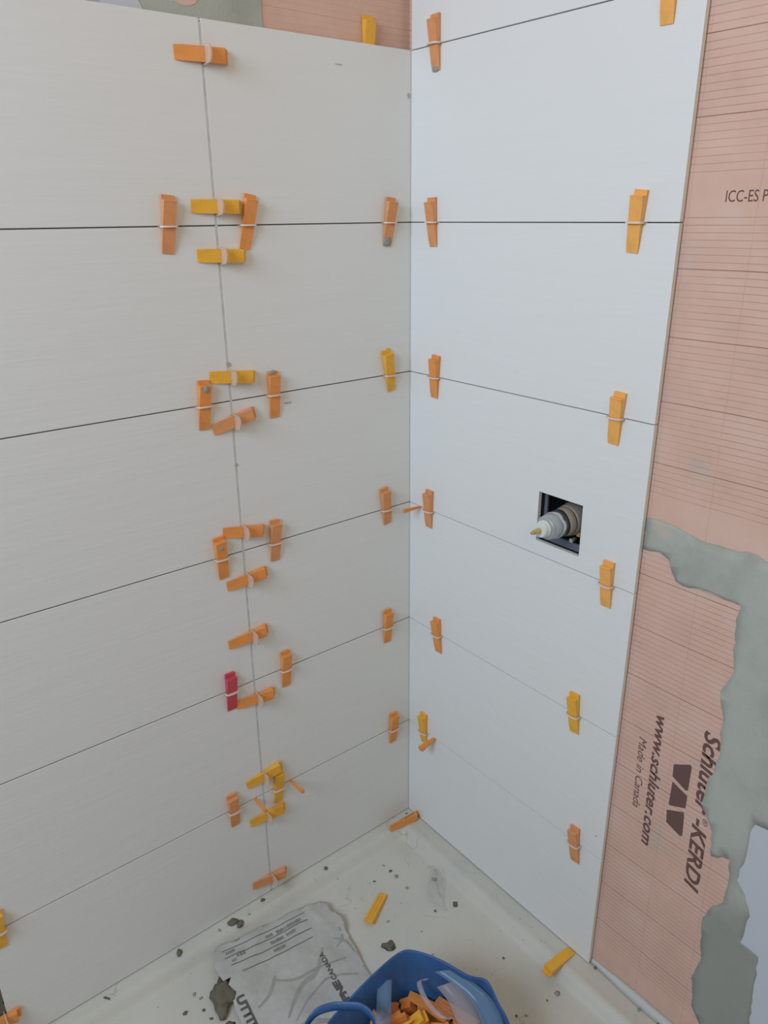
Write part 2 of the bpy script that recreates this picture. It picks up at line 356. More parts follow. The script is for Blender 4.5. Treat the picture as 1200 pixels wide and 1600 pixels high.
# torn mortar edge where the tiling stops at the far left
b = bmesh.new(); P = ragged([(-1.0255,0.004),(-1.0255,0.30),(-1.034,0.29),(-1.044,0.16),(-1.040,0.004)], 0.003, 0.01, 4); poly_slab(b, P, lput, 0.018, 0.001)
link('mortar_edge', b, DARKM, wall_left)

# concrete floor and the cream shower tray
b = bmesh.new(); abox(b, (-2.3, -2.1, -0.13), (0.12, 0.12, -0.10)); fl = link('floor', b, CONC); tag(fl, None, None, kind='structure')
tray = empty('shower_tray', (-0.6, -0.7, -0.10)); tag(tray, 'cream shower tray with a raised rim, littered with mortar crumbs', 'shower tray')
def prof(d):           # height against distance from the wall: flat rim, rounded shoulder, dished floor
    if d < 0.044: return -0.0025 + 0.0012*math.exp(-((d-0.04)/0.008)**2)
    if d < 0.072:
        t = (d-0.044)/0.028; t = t*t*(3-2*t); return -0.0025 - 0.0225*t
    return -0.025 - 0.0036*math.exp(-((d-0.0760)/0.0018)**2) - min(0.006, max(0, d-0.078)*0.02)
b = bmesh.new()
X0, X1, Y0, Y1 = -1.70, 0.0115, -1.75, 0.0175
def axis(lo, hi):
    a = [0, .012, .024, .034, .040, .044, .049, .055, .061, .067, .071, .0745, .076, .0775, .080, .085, .10, .14, .2]; n = hi-lo
    mid = [0.2+(n-0.4)*k/20 for k in range(1, 20)]
    return a + mid + [n-v for v in reversed(a)]
def nx(x): return x
gx = [X0+v for v in axis(X0, X1)]; gy = [Y0+v for v in axis(Y0, Y1)]
def dist_s(*ds):
    k = 0.006; return -k*math.log(sum(math.exp(-d/k) for d in ds))
grid = []
for x in gx:
    row = []
    for y in gy:
        d = max(0.0, dist_s(X1-x-0.011, Y1-y-0.006, x-X0, y-Y0)) if min(X1-x, Y1-y, x-X0, y-Y0) < 0.25 else 0.25
        row.append(b.verts.new((x+0.6, y+0.7, prof(d)+0.10)))
    grid.append(row)
for i in range(len(gx)-1):
    for j in range(len(gy)-1): b.faces.new([grid[i][j], grid[i+1][j], grid[i+1][j+1], grid[i][j+1]])
ring = [grid[i][0] for i in range(len(gx))] + [grid[-1][j] for j in range(1, len(gy))] + [grid[i][-1] for i in range(len(gx)-2, -1, -1)] + [grid[0][j] for j in range(len(gy)-2, 0, -1)]
low = [b.verts.new((v.co.x, v.co.y, 0.0)) for v in ring]
for k in range(len(ring)): b.faces.new([ring[k], ring[(k+1) % len(ring)], low[(k+1) % len(ring)], low[k]])
b.faces.new(low)
link('tray_body', b, TRAY, tray, True)
# bead of white sealant that curves up onto the membrane past the last tile
b = bmesh.new(); prev = None
for k in range(30):
    y = -0.6075 - k*0.04; w_ = 0.006+0.002*noise.noise(Vector((y*12, 0, 0)))+min(0.008, k*0.003)
    c = [b.verts.new((0.0118, y, -0.003)), b.verts.new((0.0118-w_, y, -0.0022)), b.verts.new((0.0118-w_*0.5, y, 0.001+w_*0.5)), b.verts.new((0.0118, y, 0.004+w_))]
    if prev:
        for q in range(4): b.faces.new([prev[q], prev[(q+1) % 4], c[(q+1) % 4], c[q]])
    prev = c
link('sealant_bead', b, SEAL, wall_right, True)

# ---------------------------------------------------------------- shower valve in its cut-out
b = bmesh.new(); e = 0.003
y0, y1, z0, z1, xb = HY0-e, HY1+e, HZ0-e, HZ1+e, 0.085
for lo, hi in (((xb, y0-0.003, z0-0.003), (xb+0.003, y1+0.003, z1+0.003)), ((0.0092, y0-0.003, z0-0.003), (xb, y0, z1+0.003)), ((0.0092, y1, z0-0.003), (xb, y1+0.003, z1+0.003)),
               ((0.0092, y0, z0-0.003), (xb, y1, z0)), ((0.0092, y0, z1), (xb, y1, z1+0.003))): abox(b, lo, hi)
link('valve_recess', b, CAV, wall_right)
b = bmesh.new(); frame_panel(b, (y0, z0), (y1, z1), (y0+0.009, z0+0.014), (y1-0.007, z1-0.006), 0.022, 0.026, PR); link('recess_flange', b, FRM, wall_right)
VY, VZ = -0.4405, 0.988
val = empty('shower_valve', (-0.012, VY, VZ)); tag(val, 'exposed shower valve cartridge poking out of the square hole in the right wall', 'shower valve')
def vc(name, segs, m, bev=0.0012, n=32):
    b = bmesh.new()
    for a, c, r0, r1 in segs: cyl(b, (a, 0, 0), (c, 0, 0), r0, r1, n)
    o = link(name, b, m, val, False); bevel_mod(o, bev)
    for p in o.data.polygons: p.use_smooth = len(p.vertices) == 4
    return o
b = bmesh.new()
cyl(b, (0.078, -0.004, 0.001), (0.052, -0.004, 0.001), 0.031, 0.034); cyl(b, (0.052, -0.004, 0.001), (0.020, -0.003, 0.001), 0.034, 0.029); cyl(b, (0.020, -0.003, 0.001), (0.006, -0.001, 0), 0.029, 0.026)
cyl(b, (0.06, -0.03, 0.001), (0.06, 0.034, 0.001), 0.011, 0.011, 18); cyl(b, (0.06, 0, -0.032), (0.06, 0, 0.036), 0.010, 0.010, 18)
o = link('valve_body', b, BRONZE, val); bevel_mod(o, 0.002)
for p in o.data.polygons: p.use_smooth = len(p.vertices) == 4
vc('black_ring', [(0.006, -0.001, 0.0262, 0.0262)], CAV)
vc('chrome_collar', [(-0.001, -0.016, 0.0255, 0.0255)], CHROME)
vc('grey_sleeve', [(-0.016, -0.034, 0.0245, 0.0225), (-0.034, -0.038, 0.0225, 0.020)], GSL)
vc('white_spindle_cap', [(-0.038, -0.044, 0.0165, 0.016), (-0.044, -0.053, 0.0150, 0.0138)], WPL)
vc('brass_stem', [(-0.053, -0.069, 0.0052, 0.0045), (-0.069, -0.075, 0.0034, 0.0030)], BRASS, 0.0004, 18)
for dy, dz, dx in ((-0.024, -0.022, 0.030), (-0.027, 0.034, 0.045)):
    b = bmesh.new(); abox(b, (0.0, -0.004, -0.006), (0.010, 0.004, 0.006), Matrix.Translation((dx, dy, dz)))
    o = link('brass_stop', b, BRASS, val); bevel_mod(o, 0.001)
b = bmesh.new(); cyl(b, (0.046, -0.014, 0.041), (0.036, -0.014, 0.041), 0.005, 0.005, 14); link('mounting_screw', b, CHROME, val)
b = bmesh.new(); cyl(b, (0.030, -0.018, -0.034), (0.018, -0.018, -0.034), 0.004, 0.004, 14); link('mounting_screw', b, CHROME, val)

# ---------------------------------------------------------------- wedges and clips
WL, WW = 0.091, 0.0222
def wedge_mesh(m):
    """tapered levelling wedge: X from the thin tip to the thick heel, Z away from the tile; toothed slope, low tongue, two grooves beneath"""
    b = bmesh.new(); hb = 0.0014
    prof_ = [(0.0, 0.0019), (0.003, 0.0024)]
    n = 34
    for k in range(n):
        x = 0.012 + k*(0.080-0.012)/n; h = 0.0024 + (x/0.083)*0.0126
        prof_ += [(x, h), (x+0.0014, h+0.00042)]
    prof_ += [(0.0815, 0.0152), (0.083, 0.0144), (0.083, 0.0055), (0.0905, 0.0053), (0.091, 0.0047)]
    pts = [(0.0, hb)] + prof_ + [(0.091, hb)]
    def taper(x): return WW/2 - (0.0008*(1 - x/0.01) if x < 0.01 else 0)
    L_ = [b.verts.new((x, -taper(x), h)) for x, h in pts]; R_ = [b.verts.new((x, taper(x), h)) for x, h in pts]
    for k in range(len(pts)):
        q = (k+1) % len(pts); b.faces.new([L_[k], L_[q], R_[q], R_[k]])
    b.faces.new(L_[::-1]); b.faces.new(R_)
    for a, c in ((-0.0095, -0.0052), (-0.0021, 0.0021), (0.0052, 0.0095)): abox(b, (0.010, a, 0), (0.084, c, hb))
    abox(b, (0.0, -0.0095, 0), (0.010, 0.0095, hb)); abox(b, (0.084, -0.0095, 0), (0.091, 0.0095, hb))
    me = bpy.data.meshes.new('levelling_wedge'); bmesh.ops.recalc_face_normals(b, faces=b.faces); b.to_mesh(me); b.free(); me.materials.append(m); return me
WM = {k: wedge_mesh(m) for k, m in dict(O=ORANGE, T=TAN, B=BRIGHT, Y=YELLOW, R=RED).items()}
def clip_mesh(hw, depth, thick, ex):
    """arched strap: s across the wedge (local Y), out from the wall (Z), thin along X; legs run back into the joint"""
    wi = WW/2+0.0008; wo = wi+0.0022; top = hw+0.0008
    inner = [(-wi, -0.003), (-wi, top), (wi, top), (wi, -0.003)]
    outer = [(-wo-0.0015, -0.003), (-wo-0.0008, top*0.5)]
    for k in range(9):
        t = math.pi - k*math.pi/8
        outer.append((wo*math.cos(t)*(0.80+0.2*abs(math.cos(t))), top+0.0 + depth*(math.sin(t)**ex if math.sin(t) > 0 else 0)))
    outer += [(wo+0.0008, top*0.5), (wo+0.0015, -0.003)]
    return inner, outer
def clip_obj(hw, depth, thick, ex):
    inner, outer = clip_mesh(hw, depth, thick, ex)
    b = bmesh.new(); pts = outer + inner[::-1]
    f0 = [b.verts.new((-thick/2, s, h)) for s, h in pts]; f1 = [b.verts.new((thick/2, s, h)) for s, h in pts]
    b.faces.new(f0); b.faces.new(f1[::-1])
    for k in range(len(pts)): b.faces.new([f0[k], f0[(k+1) % len(pts)], f1[(k+1) % len(pts)], f1[k]])
    bmesh.ops.triangulate(b, faces=[f for f in b.faces if len(f.verts) > 4])
    # thicker rim along the arch
    arc = outer[1:-1]; prev = None; r = 0.0008
    for s, h in arc:
        c = [b.verts.new((x, s*(1-0.0), h+dz)) for x, dz in ((-thick/2-r*0.5, -r), (thick/2+r*0.5, -r), (thick/2+r*0.5, r*0.6), (-thick/2-r*0.5, r*0.6))]
        if prev:
            for q in range(4):
                f = b.faces.new([prev[q], prev[(q+1) % 4], c[(q+1) % 4], c[q]]); f.material_index = 1
        prev = c
    return b
def basis(wall, ang):
    """columns: along the wedge, its width, out of the wall"""
    if wall == 'L': d = Vector((math.cos(ang), 0, math.sin(ang))); n = Vector((0, -1, 0))
    else: d = Vector((0, math.cos(ang), math.sin(ang))); n = Vector((-1, 0, 0))
    y = n.cross(d); return Matrix((d, y, n)).transposed()
# number, wall, direction, tip position (across, height), angle, colour, label, clip label
WEDGES = [
(1,'L','h',-0.4857,1.7657,0.4,'O','orange wedge lying level across the left wall joint, topmost on that joint'),
(2,'L','v',-0.5302,1.4695,84.5,'T','dull orange upright wedge, leftmost on the highest seam of the left wall'),
(3,'L','h',-0.4810,1.5428,-0.9,'Y','yellow level wedge just above the highest left wall seam'),
(4,'L','v',-0.3863,1.4725,79.6,'O','orange upright wedge on the highest left seam, right of the yellow pair'),
(5,'L','h',-0.4782,1.4644,-1.8,'Y','yellow level wedge just below the highest left wall seam'),
(6,'L','v',-0.0637,1.4682,84.2,'T','orange wedge with a grey mortar-covered tip left of the corner, highest seam'),
(7,'L','h',-0.4764,1.2563,-5.8,'Y','yellow level wedge with a mortar blob above it, second seam down'),
(8,'L','v',-0.4961,1.1624,86.3,'O','orange upright wedge left of the vertical joint, second left seam down'),
(9,'L','v',-0.3469,1.1610,90.2,'O','orange upright wedge with a mortar-coated heel, right of the vertical joint'),
(10,'L','h',-0.4793,1.1584,14.0,'T','tan orange wedge tilted up to the right below the second left seam'),
(11,'L','v',-0.0536,1.1717,100.4,'Y','yellow wedge leaning left beside the corner on the second left seam'),
(12,'L','h',-0.4787,0.9528,-9.8,'O','orange level wedge just above the third left wall seam'),
(13,'L','v',-0.4845,0.8567,94.0,'O','orange upright wedge left of the vertical joint on the third left seam'),
(14,'L','v',-0.3674,0.8604,87.7,'T','tan orange upright wedge right of the vertical joint on the third left seam'),
(15,'L','h',-0.4800,0.8364,6.0,'O','orange wedge across the vertical joint just below the third left seam'),
(16,'L','v',-0.0676,0.8651,97.6,'T','tan orange upright wedge left of the corner on the third left seam'),
(17,'L','h',-0.4883,0.7046,5.9,'O','orange wedge across the vertical joint, above the red wedge'),
(18,'L','v',-0.3605,0.5511,89.1,'O','orange upright wedge right of the joint on the seam with the red wedge'),
(19,'L','v',-0.4949,0.5500,89.1,'R','red upright wedge, the only red one on the walls'),
(20,'L','h',-0.4825,0.5556,-1.3,'O','orange wedge across the joint, its tip touching the red wedge'),
(21,'L','v',-0.0715,0.5535,90.5,'O','orange upright wedge left of the corner on the fourth left seam'),
(22,'L','h',-0.4768,0.3377,9.7,'Y','yellow wedge across the joint just above the lowest left seam'),
(23,'L','v',-0.4016,0.2500,87.2,'Y','yellow upright wedge between two yellow slanting wedges, lowest left seam'),
(24,'L','v',-0.5131,0.2472,93.0,'T','tan upright wedge left of the yellow cluster on the lowest left seam'),
(25,'L','h',-0.4771,0.2297,2.3,'Y','yellow wedge across the joint just below the lowest left seam'),
(27,'L','v',-0.0560,0.2490,89.5,'O','orange upright wedge left of the corner on the lowest left seam'),
(28,'L','h',-0.4855,0.0454,-3.4,'T','dull orange wedge across the joint, lowest, just above the tray rim'),
(29,'L','v',-1.0060,0.2490,88.0,'Y','yellow upright wedge on the lowest left seam at the very left edge'),
(30,'L','h',-1.0920,0.0830,-3.0,'O','orange wedge end at the bottom left corner beside torn mortar'),
(31,'R','v',-0.0737,1.7734,88.5,'T','orange wedge right of the corner, topmost seam of the right wall'),
(32,'R','v',-0.5500,1.7700,91.0,'B','bright orange wedge at the top edge of the right wall'),
(33,'R','v',-0.0725,1.4666,87.4,'T','orange wedge right of the corner on the eye-level right seam'),
(34,'R','v',-0.5319,1.4679,94.5,'B','bright orange wedge near the tile end on the eye-level right seam'),
(35,'R','v',-0.0817,1.1623,93.7,'O','orange wedge right of the corner above the valve seam'),
(36,'R','v',-0.5333,1.1592,93.7,'B','pale orange wedge near the tile end, up and right of the valve'),
(37,'R','v',-0.0701,0.8599,91.4,'T','tan orange wedge right of the corner beside a small spacer, valve level'),
(38,'R','v',-0.5532,0.8560,89.2,'B','orange wedge near the tile end, down and right of the valve'),
(39,'R','v',-0.1106,0.5488,85.7,'O','orange wedge right of the corner on the seam below the valve seam'),
(40,'R','v',-0.5128,0.5540,85.9,'Y','yellow wedge near the tile end on the second lowest right seam'),
(41,'R','v',-0.0630,0.2562,89.0,'Y','yellow wedge right of the corner above a small orange spacer'),
(43,'R','v',-0.5462,0.2421,85.3,'T','tan orange wedge near the tile end on the lowest right seam'),
]
WOBJ = {}
def wheight(s): return 0.0024 + (max(0, min(s, 0.083))/0.083)*0.0126 + 0.0005
for num, wall, k, u, v, ang, c, lab in WEDGES:
    a = math.radians(ang); B = basis(wall, a)
    o = bpy.data.objects.new('levelling_wedge', WM[c]); COL.objects.link(o)
    P = Vector((u, -0.0003, v)) if wall == 'L' else Vector((-0.0003, u, v))
    o.matrix_world = Matrix.Translation(P) @ B.to_4x4()
    tag(o, lab, 'wedge', 'levelling wedges clipped over the tile joints'); WOBJ[num] = o
    if num == 30: s = 0.063
    elif k == 'h': s = (JX-u)/math.cos(a)
    else:
        row = round((v+0.045-ROW0)/H); zj = ROW0+row*H; s = (zj-v)/math.sin(a)
    hw = wheight(s)
    if k == 'h': cb = clip_obj(hw, 0.0200, 0.0020, 0.35)
    else: cb = clip_obj(hw, 0.0048, 0.0022, 0.8)
    co = link('levelling_clip', cb, [CLEAR, CLEAR if k == 'h' else RIM])
    # the strap stays square to the joint whatever the wedge does
    CB = basis(wall, math.radians(0 if k == 'h' else 90))
    C_ = P + B @ Vector((s, 0, 0)); C_ = C_ + (CB @ Vector((0, 0, 0.0003)))
    co.matrix_world = Matrix.Translation(C_) @ CB.to_4x4()
    tag(co, ('translucent strap clip over the ' + lab)[:400], 'tile clip', 'translucent clips in the tile joints')
# keep clip labels short: 16 words at most
for o in COL.objects:
    if o.name.startswith('levelling_clip'):
        w_ = o['label'].replace('translucent strap clip over the ', 'clear strap around ').replace('just ', '').split(' '); o['label'] = ' '.join(w_[:16]).rstrip(',')
def dab(parent, lo, hi, seed, h=0.0012):
    """dried mortar on a wedge"""
    b = bmesh.new(); bmesh.ops.create_icosphere(b, subdivisions=2, radius=1.0)
    c = [(a_+b_)/2 for a_, b_ in zip(lo, hi)]; r = [(b_-a_)/2 for a_, b_ in zip(lo, hi)]
    for v in b.verts:
        k = 1+0.25*noise.noise(v.co*1.7+Vector((seed, 0, 0))); v.co = Vector([c[i]+v.co[i]*r[i]*k for i in range(3)])
    o = link('dried_mortar', b, MORT, parent, True); o['label'] = 'grey dried mortar'
dab(WOBJ[6], (-0.002, -0.009, 0.0005), (0.022, 0.010, 0.006), 1)
dab(WOBJ[9], (0.0835, -0.009, 0.002), (0.0925, 0.010, 0.0068), 2)
dab(WOBJ[31], (-0.002, -0.009, 0.0005), (0.009, 0.009, 0.0045), 3)
dab(WOBJ[8], (0.070, -0.006, 0.0135), (0.084, 0.005, 0.0168), 4)
dab(WOBJ[13], (0.066, -0.004, 0.0125), (0.074, 0.004, 0.0150), 5)
dab(WOBJ[7], (0.022, 0.006, 0.002), (0.034, 0.0105, 0.0065), 6)

# loose wedges: one behind the tile top, two on the tray, one on the rim
def loose(c, loc, rot, lab, group=None):
    o = bpy.data.objects.new('levelling_wedge', WM[c]); COL.objects.link(o); o.location = loc; o.rotation_euler = rot
    tag(o, lab, 'wedge', group); return o
o = loose('Y', (0, 0, 0), (0, 0, 0), 'yellow wedge standing on the top edge of the left wall tiles')
o.matrix_world = Matrix.Translation((-0.0925, 0.0176, 1.7735)) @ basis('L', math.radians(90)).to_4x4()
def flat(c, tip, heel, z, flip, lab, tilt=0.0, roll=0.0):
    tip = Vector((*tip, z)); heel = Vector((*heel, z)); d = (heel-tip).normalized(); n = Vector((0, 0, 1)); y = n.cross(d)
    M = Matrix((d, y, n)).transposed().to_4x4()
    mid = (tip+heel)/2
    if flip: M = M @ Matrix.Rotation(math.pi, 4, 'X') @ Matrix.Rotation(tilt, 4, 'Y')
    else: M = M @ Matrix.Rotation(tilt, 4, 'Y')
    M = M @ Matrix.Rotation(roll, 4, 'X')
    o = loose(c, (0, 0, 0), (0, 0, 0), lab); o.matrix_world = Matrix.Translation(mid) @ M @ Matrix.Translation((-WL/2, 0, 0)); return o
o = flat('O', (-0.094, -0.034), (-0.0035, -0.037), WW/2-0.0022, False, 'orange wedge lying on its side on the tray rim in the corner', 0.0, math.pi/2)
for hh, x0, x1 in ((0.0035, 0.030, 0.080), (0.0065, 0.045, 0.080)):
    sb = bmesh.new(); abox(sb, (x0, WW/2-0.0008, hh-0.0006), (x1, WW/2+0.0002, hh+0.0006)); s_ = link('slot_shade', sb, SLOTSHADE, o); s_['label'] = 'dark strip painted as groove shade'  # dark orange strips paint the shade of grooves, nothing is cut in
flat('Y', (-0.226, -0.167), (-0.298, -0.207), -0.0165, True, 'yellow orange wedge lying on the open tray floor behind the blue bag', 0.085)
flat('Y', (-0.004, -0.562), (-0.092, -0.5645), -0.0022, False, 'yellow orange wedge lying across the right tray rim near the tile end', 0.0)

# small tapered spacers pushed point first into the joints
def spacer(lab, base, out, up, L=0.052, w=0.007, h=0.009):
    b = bmesh.new(); prof_ = [(0, 0.0006), (0.3*L, 0.0022), (0.8*L, h*0.42), (L, h*0.5)]
    top = [(x, t) for x, t in prof_] ; pts = [(x, t) for x, t in top] + [(x, -t) for x, t in reversed(top)]
    for x0, x1 in ((0, 1),):
        A = [b.verts.new((x, -w/2, t)) for x, t in pts]; Bv = [b.verts.new((x, w/2, t)) for x, t in pts]
        b.faces.new(A[::-1]); b.faces.new(Bv)
        for k in range(len(pts)): b.faces.new([A[k], A[(k+1) % len(pts)], Bv[(k+1) % len(pts)], Bv[k]])
    o = link('tile_spacer', b, ORANGE); out = Vector(out).normalized(); up = Vector(up); y = up.cross(out).normalized(); up = out.cross(y)
    bevel_mod(o, 0.0006)
    o.matrix_world = Matrix.Translation(base) @ Matrix((out, y, up)).transposed().to_4x4()
    tag(o, lab, 'tile spacer', 'small orange spacers stuck in the joints')
spacer('thin orange spacer sticking out of the lowest left seam, right of the yellow cluster', (-0.366, 0.0015, 0.292), (0.05, -1, 0.03), (0, 0, 1), 0.055)
spacer('thin orange spacer sticking out of the lowest left seam, inside the yellow cluster', (-0.4605, 0.0015, 0.292), (0.0, -1, 0.0), (0, 0, 1), 0.052)
spacer('thin orange spacer pointing left out of the right wall seam beside the corner', (0.0015, -0.040, 0.902), (-1, 0.0, 0.03), (0, 0, 1), 0.054)
spacer('small orange spacer in the lowest right seam under the yellow corner wedge', (0.0015, -0.1, 0.292), (-1, 0.0, -0.20), (0, 0.3, 1), 0.050, 0.014, 0.012)

# ---------------------------------------------------------------- empty mortar sack
SACKP = [(-0.6217,-0.0629),(-0.6120,-0.0560),(-0.5980,-0.0540),(-0.5640,-0.0635),(-0.5100,-0.0650),(-0.4859,-0.072),(-0.3888,-0.0855),(-0.3608,-0.0955),(-0.3486,-0.1101),(-0.3531,-0.1274),(-0.3422,-0.1592),(-0.3553,-0.1952),(-0.3628,-0.2424),(-0.3744,-0.298),(-0.378,-0.3301),(-0.387,-0.3720),(-0.43,-0.4020),(-0.60,-0.4050),(-0.680,-0.3650),(-0.6555,-0.2654),(-0.6469,-0.2039),(-0.6337,-0.151),(-0.621,-0.1386),(-0.6388,-0.1375),(-0.6393,-0.1238),(-0.6387,-0.0894)]
def tray_z(x, y):
    return prof(max(0.0, dist_s(X1-x-0.011, Y1-y-0.006)))
def sack_z(x, y):
    z = -0.0200 + 0.0050*noise.noise(Vector((x*14, y*14, 1.3))) + 0.0024*noise.noise(Vector((x*42, y*42, 5.1)))
    # two folded layers over the label panel, with a crease line where the upper layer ends
    s = (y + 0.158) - (x+0.60)*(-0.13)
    z += 0.0060/(1+math.exp(-s/0.0014))
    z += 0.0028*math.exp(-((x+0.392+0.15*(y+0.1))/0.006)**2)*(1 if y > -0.2 else 0.4)
    z += 0.0022*math.exp(-(((x+0.455)-0.9*(y+0.25))/0.007)**2)*(1 if y < -0.16 else 0.15)
    z += 0.0022*math.exp(-(((y+0.225)+0.25*(x+0.5))/0.008)**2)
    lift = 0.007/(1+math.exp(-(y+0.150)/0.02)) + 0.004/(1+math.exp((x+0.61)/0.008))
    return max(z, tray_z(x, y)+0.003) + lift
b = bmesh.new()
poly_slab(b, ragged(SACKP, 0.0015, 0.02, 11), lambda x, y, t: Vector((x, y, sack_z(x, y) if t else sack_z(x, y)-0.0022)), 0, 1, 0.0075)
sack = link('mortar_sack', b, PAPER, None, True); tag(sack, 'flattened white paper mortar sack with grey printing on the tray floor', 'paper sack')
def on_sack(x, y, dz=0.0007): return Vector((x, y, sack_z(x, y)+dz))
def strip(name, pts, w, m, sub=24, dz=0.0007):
    b = bmesh.new(); P = [Vector((*p, 0)) for p in pts]; S_ = []
    n = len(P)-1
    for i in range(sub+1):
        t = i/sub*n; k = min(int(t), n-1); f = t-k
        p0 = P[max(k-1, 0)]; p1 = P[k]; p2 = P[k+1]; p3 = P[min(k+2, n)]
        S_.append(0.5*((2*p1)+(-p0+p2)*f+(2*p0-5*p1+4*p2-p3)*f*f+(-p0+3*p1-3*p2+p3)*f**3))
    prev = None
    for i, p in enumerate(S_):
        d = (S_[min(i+1, sub)]-S_[max(i-1, 0)]).normalized(); q = Vector((-d.y, d.x, 0))
        ww = w(i/sub) if callable(w) else w
        c = [b.verts.new(on_sack((p+q*ww/2).x, (p+q*ww/2).y, dz)), b.verts.new(on_sack(p.x, p.y, dz)), b.verts.new(on_sack((p-q*ww/2).x, (p-q*ww/2).y, dz))]
        if prev:
            b.faces.new([prev[0], c[0], c[1], prev[1]]); b.faces.new([prev[1], c[1], c[2], prev[2]])
        prev = c
    return link(name, b, m, sack)
for a, c, w_ in (((-0.609,-0.0734),(-0.409,-0.1013),0.0016), ((-0.6116,-0.0915),(-0.4129,-0.1213),0.0018), ((-0.6083,-0.1146),(-0.4175,-0.1447),0.0018), ((-0.5942,-0.1411),(-0.4273,-0.1647),0.0018)):
    strip('printed_line', [a, c], w_, PRINT, 60)
def blocks(a, c, w_, n, seed):
    rnd = random.Random(seed); b = bmesh.new(); a = Vector((*a, 0)); c = Vector((*c, 0)); d = c-a; q = Vector((-d.y, d.x, 0)).normalized()*w_*0.62
    for k in range(n):
        t0 = (k+rnd.uniform(0.0, 0.15))/n; t1 = (k+rnd.uniform(0.55, 0.85))/n; h = rnd.uniform(0.7, 1.0)
        P0, P1 = a+d*t0, a+d*t1
        b.faces.new([b.verts.new(on_sack(p.x, p.y, 0.0009)) for p in (P0+q*h, P1+q*h, P1-q, P0-q)])
    link('small_print', b, PRINTM, sack)
blocks((-0.4870,-0.1030), (-0.4253,-0.1115), 0.0070, 16, 1)
blocks((-0.5120,-0.0985), (-0.4950,-0.1010), 0.0060, 4, 3)
blocks((-0.6042,-0.0820), (-0.5830,-0.0850), 0.0055, 5, 3)
blocks((-0.5720,-0.0640), (-0.5600,-0.0660), 0.0030, 3, 5)
blocks((-0.5869,-0.1000), (-0.5650,-0.1030), 0.0070, 3, 7)
blocks((-0.6010,-0.1060), (-0.5900,-0.1075), 0.0050, 3, 9)
blocks((-0.5111,-0.1184), (-0.4786,-0.1230), 0.0070, 9, 11)
blocks((-0.4720,-0.1225), (-0.4486,-0.1260), 0.0065, 6, 13)
blocks((-0.5157,-0.1390), (-0.4860,-0.1430), 0.0065, 7, 15)
def sack_text(body, P0, P1, hgt, m=PRINT, right=False, bold=0.0006):
    P0 = Vector((*P0, 0)); P1 = Vector((*P1, 0)); d = (P1-P0); L_ = d.length; d.normalize(); q = Vector((-d.y, d.x, 0))
    def put(u, v):
        p = P0+d*u+q*v; return on_sack(p.x, p.y, 0.0010)
    return text_mesh('printed_lettering', body, 0.02, m, sack, put, width=L_, height=hgt, bold=bold)
sack_text('PNE', (-0.4460,-0.3330), (-0.4395,-0.2800), 0.0150, bold=0.0012)
sack_text('CANADA', (-0.4390,-0.2770), (-0.4270,-0.2045), 0.0110, bold=0.0006)
sack_text('UTTIT', (-0.6345,-0.183), (-0.6425,-0.262), 0.0180, bold=0.0010)
for P, w_ in (([(-0.5507,-0.1899),(-0.5137,-0.2219),(-0.4526,-0.2306),(-0.395,-0.2473)], 0.006), ([(-0.6067,-0.2287),(-0.570,-0.2151),(-0.5405,-0.1867)], 0.007),
              ([(-0.5681,-0.285),(-0.5101,-0.2419),(-0.4655,-0.2355),(-0.4211,-0.1951)], 0.010), ([(-0.5581,-0.300),(-0.5001,-0.2719),(-0.4455,-0.2655),(-0.3951,-0.2951)], 0.005),
              ([(-0.3902,-0.190),(-0.3713,-0.215),(-0.3713,-0.25)], 0.006), ([(-0.3650,-0.1791),(-0.3715,-0.2023),(-0.3953,-0.2127)], 0.006), ([(-0.60,-0.330),(-0.55,-0.318),(-0.50,-0.345)], 0.014)):
    strip('printed_curve', P, (lambda t, w_=w_: w_*(0.45+0.55*math.sin(math.pi*t))), PRINTG, 40, 0.0006)
# dried mud on the torn corner of the sack
def lump(name, loc, r, m, seed, parent=None, sub=3):
    b = bmesh.new(); bmesh.ops.create_icosphere(b, subdivisions=sub, radius=1.0)
    for v in b.verts:
        k = 1+0.75*noise.noise(v.co*1.6+Vector((seed*7.1, seed, 0)))+0.35*noise.noise(v.co*5+Vector((seed, 0, 3)))
        v.co = Vector((v.co.x*r[0]*k, v.co.y*r[1]*k, max(v.co.z, -0.55)*r[2]*k))
    mn = min(v.co.z for v in b.verts)
    for v in b.verts: v.co.z -= mn
    o = link(name, b, m, parent, True); o.location = loc; o.rotation_euler.z = seed*1.3; return o
mb = lump('mortar_lump', (-0.652, -0.158, -0.0265), (0.021, 0.034, 0.013), DARKM, 2.0); mb.rotation_euler.z = -0.5
tag(mb, 'dark olive lump of wet mortar at the torn left corner of the sack', 'mortar lump')
